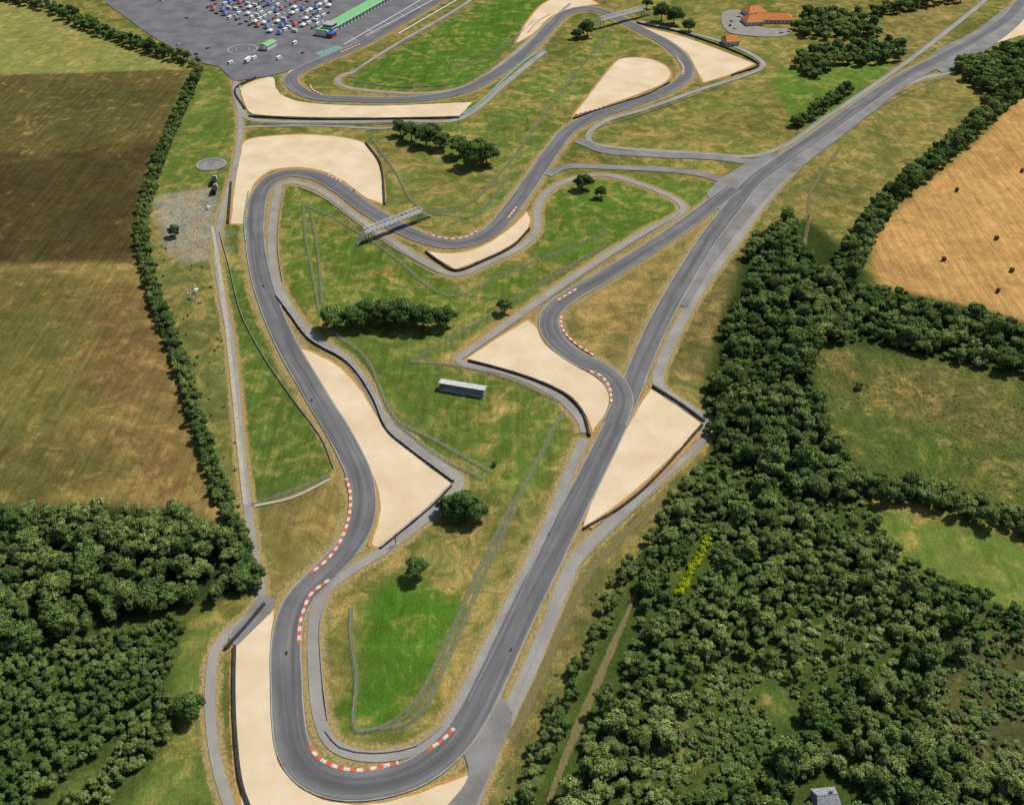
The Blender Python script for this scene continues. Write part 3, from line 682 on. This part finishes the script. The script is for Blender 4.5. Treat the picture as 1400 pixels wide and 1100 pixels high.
for t in ((455,434,44),(480,434,36),(503,427,44),(527,426,44),(552,428,46),(578,434,42),(607,434,38),(490,438,30),(540,436,34),(566,430,34),(547,176,24),(562,181,30),(582,185,36),(602,192,30),(628,200,34),(645,212,40),(665,212,36),(655,205,32),(592,178,24),(797,248,28),(822,263,20),(690,419,26),(635,692,50),(612,690,34),(650,700,34),(628,706,26),(570,777,36),(257,965,46),(238,316,20),
          (803,40,24),(790,46,18),(905,18,28),(922,22,28),(942,35,20),(885,4,18),(1090,165,20),(1105,20,26),(1175,526,14),(676,634,8)):
    tree(*t)
b=MB(); 
for i in range(14):
    a=i*2.4; b.cone((0,0,1.5+0.2*i),(math.cos(a)*(1.7-0.05*i),math.sin(a)*(1.7-.05*i),3.2+0.25*i),0.09,0.02,'wood',5)
b.cone((0,0,0),(0,0,6),0.2,0.04,'wood',7)
x,y=G(541,745); b.obj('bare_tree',loc=(x,y,0))
# ------------------------------------------------------------------ structures
def ang(p,q): return math.atan2(q[1]-p[1],q[0]-p[0])
def footbridge(pa,pb,hz,w=3.0):
    A=Vector((*G(*pa,hz),hz)); B=Vector((*G(*pb,hz),hz)); L=(B-A).length; r=ang(A,B); mid=(A+B)/2
    e=empty('footbridge',(mid.x,mid.y,0),r)
    d=MB(); d.box((0,0,hz),(L,w,0.3),'concrete'); d.obj('deck',e)
    t=MB(); n=max(6,int(L/3.2))
    for sy in (-1,1):
        y=sy*w/2
        t.beam((-L/2,y,hz+0.2),(L/2,y,hz+0.2),0.35,'white'); t.beam((-L/2,y,hz+2.3),(L/2,y,hz+2.3),0.35,'white')
        for i in range(n+1):
            x=-L/2+L*i/n; t.beam((x,y,hz+0.2),(x,y,hz+2.3),0.2,'white')
            if i<n:
                x2=-L/2+L*(i+1)/n; t.beam((x,y,hz+0.2 if i%2 else hz+2.3),(x2,y,hz+2.3 if i%2 else hz+0.2),0.16,'white')
    for i in range(n+1):
        x=-L/2+L*i/n; t.beam((x,-w/2,hz+2.35),(x,w/2,hz+2.35),0.18,'white')
    t.obj('truss',e)
    s=MB()
    for sx in (-1,1):
        for sy in (-1,1): s.box((sx*(L/2-0.8),sy*w*0.4,hz/2-0.1),(0.5,0.5,hz-0.2),'concrete')
        for k in range(int(hz/0.35)):
            s.box((sx*(L/2+0.25+0.45*k),0,hz-0.2-0.35*k),(0.5,w*0.7,0.12),'steel')
        for sy in (-1,1): s.beam((sx*(L/2),sy*w*.37,hz+0.9),(sx*(L/2+0.45*hz/0.35),sy*w*.37,0.9),0.12,'white')
    s.obj('piers_and_stairs',e)
footbridge((500,318),(575,289),6.0,4.0)
footbridge((822,28),(880,13),6.5,4.5)
A=G(602,531);B=G(662,541); L=math.dist(A,B); r=ang(A,B); e=empty('grandstand',((A[0]+B[0])/2,(A[1]+B[1])/2,0),r)
s=MB()
for k in range(5): s.box((0,-1.6+k*0.8,0.25+0.22*k),(L,0.8,0.5+0.44*k),'concrete')
s.obj('terrace',e)
s=MB(); s.box((0,2.5,1.9),(L,0.2,3.8),'grey'); s.box((-L/2+.1,0.2,1.6),(0.2,4.4,3.2),'grey'); s.box((L/2-.1,0.2,1.6),(0.2,4.4,3.2),'grey'); s.obj('walls',e)
s=MB(); s.loft((0,0.9,3.85),(L+1,3.9),(L+1,3.9),0,0.2,'roofgrey'); 
for i in range(9): s.box((-L/2+L*i/8,0.9,4.09),(0.12,3.8,0.08),'silver')
s.obj('roof',e)
s=MB()
for i in range(7): s.box((-L/2+0.3+(L-0.6)*i/6,-0.9,1.9),(0.15,0.15,3.8),'steel')
s.obj('posts',e)
def house(name,u,v,w,d,h,rot,roof='tile',wall='render',hip=0.6):
    x,y=G(u,v); e=empty(name,(x,y,0),rot); b=MB(); b.box((0,0,h/2),(w,d,h),wall); b.obj('walls',e)
    b=MB(); ov=0.6; rh=d*0.28
    b.loft((0,0,h),(w+ov,d+ov),(max(0.5,w-d*hip),0.15),0.01,rh,roof); b.box((0,0,h+rh),(max(.5,w-d*hip),0.3,0.2),roof); b.obj('roof',e)
    b=MB(); n=max(2,int(w/3.5))
    for i in range(n):
        for sy in (-1,1): 
            if i==n//2 and sy<0: continue
            b.box((-w/2+w*(i+.5)/n,sy*(d/2+0.01),h*0.55),(1.2,0.1,1.1),'glass')
    b.obj('windows',e); b=MB(); b.box((-w/2+w*(n//2+.5)/n,-d/2-0.02,1.05),(1.1,0.1,2.1),'wood'); b.obj('door',e)
    b=MB(); b.box((w*0.2,d*0.12,h+rh+0.4),(0.8,0.8,1.4),'concrete'); b.obj('chimney',e)
patch('car_park',[(988,18),(1012,14),(1040,38),(1084,40),(1070,50),(1030,50),(995,44)],'yard','apron')
house('clubhouse',1030,20,18,16,4,0.3); house('clubhouse',1055,29,36,15,3.5,-0.05); house('clubhouse',1028,32,16,16,3.5,0.2); house('brick_house',998,60,12,13,4,0.2,hip=0.2)
house('farmhouse',1127,1099,7.5,7,3.5,0.1,'slate','concrete',0.1)
p0=G(440,50);p1=G(600,-40); r=ang(p0,p1); L=math.dist(p0,p1); e=empty('pit_building',((p0[0]+p1[0])/2,(p0[1]+p1[1])/2,0),r)
b=MB(); b.box((0,0,2.5),(L,12,5),'white'); b.obj('walls',e)
b=MB(); b.loft((0,0,5),(L+2,14),(L+1,12),0.01,0.8,'green'); b.obj('roof',e)
b=MB(); n=int(L/6)
for i in range(n):
    b.box((-L/2+L*(i+.5)/n,-6.02,1.7),(4,0.12,3.0),'grey'); b.box((-L/2+L*(i+.5)/n,-6.02,4.1),(4,0.12,0.8),'glass')
b.obj('garage_doors',e)
x,y=G(452,46); e=empty('control_tower',(x,y,0),r); b=MB(); b.box((0,0,4.5),(9,9,9),'white'); b.obj('walls',e); b=MB()
for z in (2,5,7.6): b.box((0,0,z),(9.1,9.1,1.2),'glass')
b.obj('windows',e); b=MB(); b.box((0,0,9.2),(10.5,10.5,0.35),'concrete'); b.obj('roof',e); b=MB(); b.box((-8,-6,2),(8,6,4),'red'); b.box((-8,-6,4.2),(9,7,0.3),'blue'); b.obj('annex',e)
patch('painted_surface',[(430,73),(462,63),(470,66),(440,78)],'teal','apron',False)
def ring(u,v,R,base):
    x,y=G(u,v)
    for rad,mat,w in ((R*0.5,base,R),(R*0.93,'padmark',0.7),(R*0.45,'padmark',0.7)):
        c=[(x+rad*math.cos(a*math.pi/12),y+rad*math.sin(a*math.pi/12)) for a in range(24)]
        ribbon('helipad',c,w,mat,'apron',True,True)
ring(289,225,10.5,'apron'); ring(332,68,13,'track')
# ------------------------------------------------------------------ vehicles
def wheels(b,L,W,r=0.33):
    for sx in (-1,1):
        for sy in (-1,1): b.cone((sx*L*0.3,sy*(W/2-0.22),r),(sx*L*0.3,sy*(W/2+0.02),r),r,r,'black',12)
def car_mesh(c):
    b=MB(); L,W=4.3,1.78
    b.loft((0,0,0.25),(L,W),(L*0.98,W*0.97),0,0.35,c); b.loft((0,0,0.6),(L*0.98,W*0.97),(L*0.9,W*0.88),0,0.28,c)
    b.loft((-0.25,0,0.88),(2.7,W*0.84),(1.7,W*0.70),0,0.48,'glass',tc=(-0.1,0)); b.loft((-0.35,0,1.36),(1.7,W*0.71),(1.5,W*0.62),0,0.07,c)
    b.box((2.1,0.6,0.66),(0.1,0.35,0.16),'white');b.box((2.1,-0.6,0.66),(0.1,0.35,0.16),'white');b.box((-2.08,0.65,0.7),(0.1,0.3,0.16),'red');b.box((-2.08,-0.65,0.7),(0.1,0.3,0.16),'red')
    wheels(b,L,W); return b.mesh('parked_car')
def van_mesh(c):
    b=MB(); L,W=6.2,2.1
    b.loft((-0.5,0,0.35),(5.2,W),(5.1,W*0.94),0,2.2,c); b.loft((2.5,0,0.35),(1.2,W),(1.0,W*0.95),0,0.9,c); b.loft((2.3,0,1.25),(0.9,W*0.95),(0.2,W*0.9),0,1.0,'glass',tc=(-0.2,0))
    b.box((0,W/2,1.8),(2.2,0.04,0.5),'glass');b.box((0,-W/2,1.8),(2.2,0.04,0.5),'glass'); wheels(b,L,W,0.36); return b.mesh('camper_van')
def truck_mesh(c):
    b=MB(); L,W=11,2.5
    b.box((-1.2,0,2.35),(8.4,W,2.7),c); b.box((-1.2,0,0.85),(8.6,1.2,0.25),'black'); b.loft((4.5,0,0.6),(2.0,W),(1.7,W*.95),0,2.4,'white'); b.box((5.42,0,2.1),(0.08,2.1,0.9),'glass')
    for x in (-4.3,-3.1,3.9):
        for sy in (-1,1): b.cone((x,sy*0.9,0.5),(x,sy*1.25,0.5),0.5,0.5,'black',12)
    return b.mesh('transporter_truck')
def tent_mesh(c):
    b=MB(); b.loft((0,0,2.2),(5,5),(0.3,0.3),0,1.5,c); b.loft((0,0,1.95),(5,5),(5,5),0,0.24,c)
    for sx in (-1,1):
        for sy in (-1,1): b.box((sx*2.35,sy*2.35,0.98),(0.1,0.1,1.95),'steel')
    return b.mesh('paddock_tent')
cars=[car_mesh(c) for c in ('white','silver','grey','black','blue','red','white')]; vans=[van_mesh(c) for c in ('white','white','grey')]
trucks=[truck_mesh(c) for c in ('white','grey','red')]; tents=[tent_mesh(c) for c in ('white','white','blue','red','white')]
def put(name,me,x,y,r,z=0.38):
    o=bpy.data.objects.new(name,me); o.location=(x,y,z); o.rotation_euler=(0,0,r); link(o)
axd=np.array([math.cos(r),math.sin(r)]); axn=np.array([-axd[1],axd[0]])
def park(px,sx,sy,keep,kinds):
    P=np.array(GP(px)); c=P.mean(0); n=40
    for i in range(-n,n):
        for j in range(-n,n):
            p=c+axd*i*sx+axn*j*sy
            if not inpoly(P,np.array([p[0]]),np.array([p[1]]))[0] or random.random()>keep: continue
            p=p+np.array([random.uniform(-1,1),random.uniform(-1,1)]); k=random.choice(kinds); rr=r+random.choice((0,math.pi/2,math.pi))+random.uniform(-.12,.12)
            if k=='c': put('parked_car',random.choice(cars),p[0],p[1],rr)
            elif k=='v': put('camper_van',random.choice(vans),p[0],p[1],rr)
            elif k=='t': put('paddock_tent',random.choice(tents),p[0],p[1],r)
            else: put('transporter_truck',random.choice(trucks),p[0],p[1],rr)
park([(285,-20),(470,-20),(440,38),(380,52),(325,35),(290,20)],8.5,9.5,0.88,'cccvvttt')
park([(190,-10),(285,-10),(290,20),(250,28)],12,14,0.30,'ccv')
park([(300,85),(345,78),(390,80),(350,92),(305,98)],9,10,0.4,'ccv')
park([(395,55),(435,48),(430,72),(400,78)],9,10,0.35,'ctv')
park([(240,60),(300,55),(310,75),(280,82)],14,14,0.2,'c')
for u,v,rr in ((366,68,r),(340,85,r+0.2)): put('transporter_truck',trucks[0],*G(u,v),rr)
x,y=G(367,66); b=MB(); b.box((0,0,2),(14,8,4),'white'); b.loft((0,0,4),(15,9),(15,0.4),0.01,1.6,'green'); b.obj('marquee',loc=(x,y,0.35),rot=r)
for u,v in ((293,250),(294,262)): put('transporter_truck',truck_mesh('black'),*G(u,v),math.pi/2+0.1,0.05)
for u,v in ((1010,24),(1000,30),(1068,46),(1078,44),(1005,40),(998,36)): put('parked_car',random.choice(cars),*G(u,v),random.uniform(0,3))
for u,v in ((285,285),(268,398)): put('parked_car',cars[0],*G(u,v),1.4,0.05)
b=MB()
for i in range(240):
    u=random.gauss(255,20);v=random.gauss(318,26)
    if not(216<u<296 and 262<v<360): continue
    x,y=G(u,v); s=random.uniform(.3,1.1); b.loft((x,y,-0.05),(s*1.6,s),(s*.7,s*.4),0,s*.45,random.choice(('concrete','concrete','dirt','wood','grey')),random.uniform(0,3))
for i in range(35):
    u=random.gauss(262,5);v=random.gauss(400,12); x,y=G(u,v); s=random.uniform(.3,.8); b.loft((x,y,-0.05),(s*1.5,s),(s*.8,s*.5),0,s*.5,random.choice(('concrete','white','wood')),random.uniform(0,3))
b.obj('rubble_pile')
def bale():
    b=MB(); n=18; rs=[(-.62,.70),(-.6,.8),(-.3,.86),(.3,.86),(.6,.8),(.62,.70)]
    vs=[(x,rr*math.cos(2*math.pi*i/n),0.84+rr*math.sin(2*math.pi*i/n)) for x,rr in rs for i in range(n)]
    fs=[(k*n+i,k*n+(i+1)%n,(k+1)*n+(i+1)%n,(k+1)*n+i) for k in range(5) for i in range(n)]+[tuple(range(n))[::-1],tuple(range(5*n,6*n))]
    b.add(vs,fs,'straw')
    for x in (-.635,.635): b.cone((x-0.005,0,.84),(x+0.005,0,.84),.35,.35,'wood',14)
    return b.mesh('hay_bale')
bm_=bale()
for u,v in ((1308,261),(1397,235),(1362,327),(1290,356),(1383,371),(1364,399)):
    o=bpy.data.objects.new('hay_bale',bm_); o.location=(*G(u,v),0); o.scale=(1.6,1.5,1.5); o.rotation_euler=(0,0,random.uniform(0,3)); link(o)
b=MB(); 
for sx,sy in ((-1,-1),(1,-1),(1,1),(-1,1)): b.beam((sx*.9,sy*.9,0),(sx*.15,sy*.15,16),0.14,'steel')
for k in range(7):
    z=k*2.2; q=0.9-0.75*z/16; q2=0.9-0.75*(z+2.2)/16
    b.beam((-q,-q,z),(q2,-q2,z+2.2),0.09,'steel'); b.beam((q,q,z),(-q2,q2,z+2.2),0.09,'steel')
b.beam((-2.5,0,15),(2.5,0,15),0.14,'steel'); b.obj('lattice_mast',loc=(*G(1100,325),0))
def skin_body(chain,edges,radii):
    me=bpy.data.meshes.new('rider_skin'); me.from_pydata(chain,edges,[]); o=bpy.data.objects.new('rider_tmp',me); scene.collection.objects.link(o)
    md=o.modifiers.new('s','SKIN'); ss=o.modifiers.new('d','SUBSURF'); ss.levels=1; ss.render_levels=1
    for i,rr in enumerate(radii): me.skin_vertices[0].data[i].radius=(rr,rr)
    me.skin_vertices[0].data[0].use_root=True
    dg=bpy.context.evaluated_depsgraph_get(); m2=bpy.data.meshes.new_from_object(o.evaluated_get(dg)); bpy.data.objects.remove(o); m2.name='rider'; return m2
V=[(-.25,0,.9),(0,0,1.15),(.25,0,1.32),(.36,0,1.40),(.48,0,1.46),(.22,.2,1.3),(.38,.32,1.08),(.58,.26,.98),(.22,-.2,1.3),(.38,-.32,1.08),(.58,-.26,.98),(-.22,.14,.88),(.12,.24,.72),(-.25,.2,.42),(-.12,.2,.36),(-.22,-.14,.88),(.12,-.24,.72),(-.25,-.2,.42),(-.12,-.2,.36)]
E=[(0,1),(1,2),(2,3),(3,4),(2,5),(5,6),(6,7),(2,8),(8,9),(9,10),(0,11),(11,12),(12,13),(13,14),(0,15),(15,16),(16,17),(17,18)]
Rr=[.16,.16,.16,.07,.13,.08,.055,.045,.08,.055,.045,.11,.08,.055,.05,.11,.08,.055,.05]
rid=skin_body(V,E,Rr)
def bike(c):
    b=MB()
    for x in (-.68,.68): 
        b.cone((x,-.07,.31),(x,.07,.31),.31,.31,'black',16); b.cone((x,-.08,.31),(x,.08,.31),.17,.17,'silver',12)
    b.loft((0,0,.32),(.75,.3),(.6,.28),0,.35,'grey'); b.loft((.1,0,.67),(.6,.28),(.4,.22),0,.25,c); b.loft((-.45,0,.68),(.6,.22),(.5,.12),0,.14,'black',tc=(-.1,0)); b.loft((.62,0,.5),(.3,.34),(.14,.22),0,.55,c,tc=(-.08,0))
    b.beam((.68,.1,.31),(.48,.1,.95),.06,'silver');b.beam((.68,-.1,.31),(.48,-.1,.95),.06,'silver');b.beam((.5,-.32,.96),(.5,.32,.96),.04,'black');b.beam((-.68,0,.31),(-.1,0,.45),.08,'silver')
    return b.mesh('bike_frame')
bikes=[bike(c) for c in ('red','white','blue')]
rid.materials.clear(); rid.materials.append(M['grey'])
for k,(u,v,u2,v2) in enumerate(((427,548,421,535),(752,730,745,745),(700,888,692,905),(393,893,393,880),(361,392,358,380),(484,262,490,268))):
    p=G(u,v);q=G(u2,v2); e=empty('motorcycle',(p[0],p[1],0.49),ang(p,q)); link(bpy.data.objects.new('frame',bikes[k%3]),e)
    link(bpy.data.objects.new('rider',rid),e)
# ------------------------------------------------------------------ light, sky, camera
sd=Vector((0.55,0.50,0)).normalized(); el=math.radians(52)
az=math.atan2(sd.x,sd.y); d=Vector((sd.x*math.cos(el),sd.y*math.cos(el),math.sin(el)))
L=bpy.data.lights.new('sun','SUN'); L.energy=4.5; L.angle=math.radians(0.5); L.color=(1,0.955,0.88); lo=bpy.data.objects.new('sun',L); lo.rotation_euler=(-d).to_track_quat('-Z','Y').to_euler(); lo.location=(0,600,400); link(lo)
w=bpy.data.worlds.new('World'); scene.world=w; w.use_nodes=True; nt=w.node_tree; bg=nt.nodes['Background']; sk=nt.nodes.new('ShaderNodeTexSky'); sk.sky_type='NISHITA'; sk.sun_disc=False; sk.sun_elevation=el; sk.sun_rotation=az; sk.altitude=300
nt.links.new(sk.outputs[0],bg.inputs[0]); bg.inputs[1].default_value=0.09
c=bpy.data.cameras.new('camera'); c.sensor_width=36; c.lens=36*F/1400; c.clip_end=60000; c.clip_start=1; co=bpy.data.objects.new('camera',c); co.location=(0,0,H); co.rotation_euler=(math.pi/2-TH,0,0); link(co); scene.camera=co
scene.view_settings.view_transform='Standard'; scene.view_settings.look='None'; scene.view_settings.exposure=0
print('forest',nF,'objects',len(bpy.data.objects))
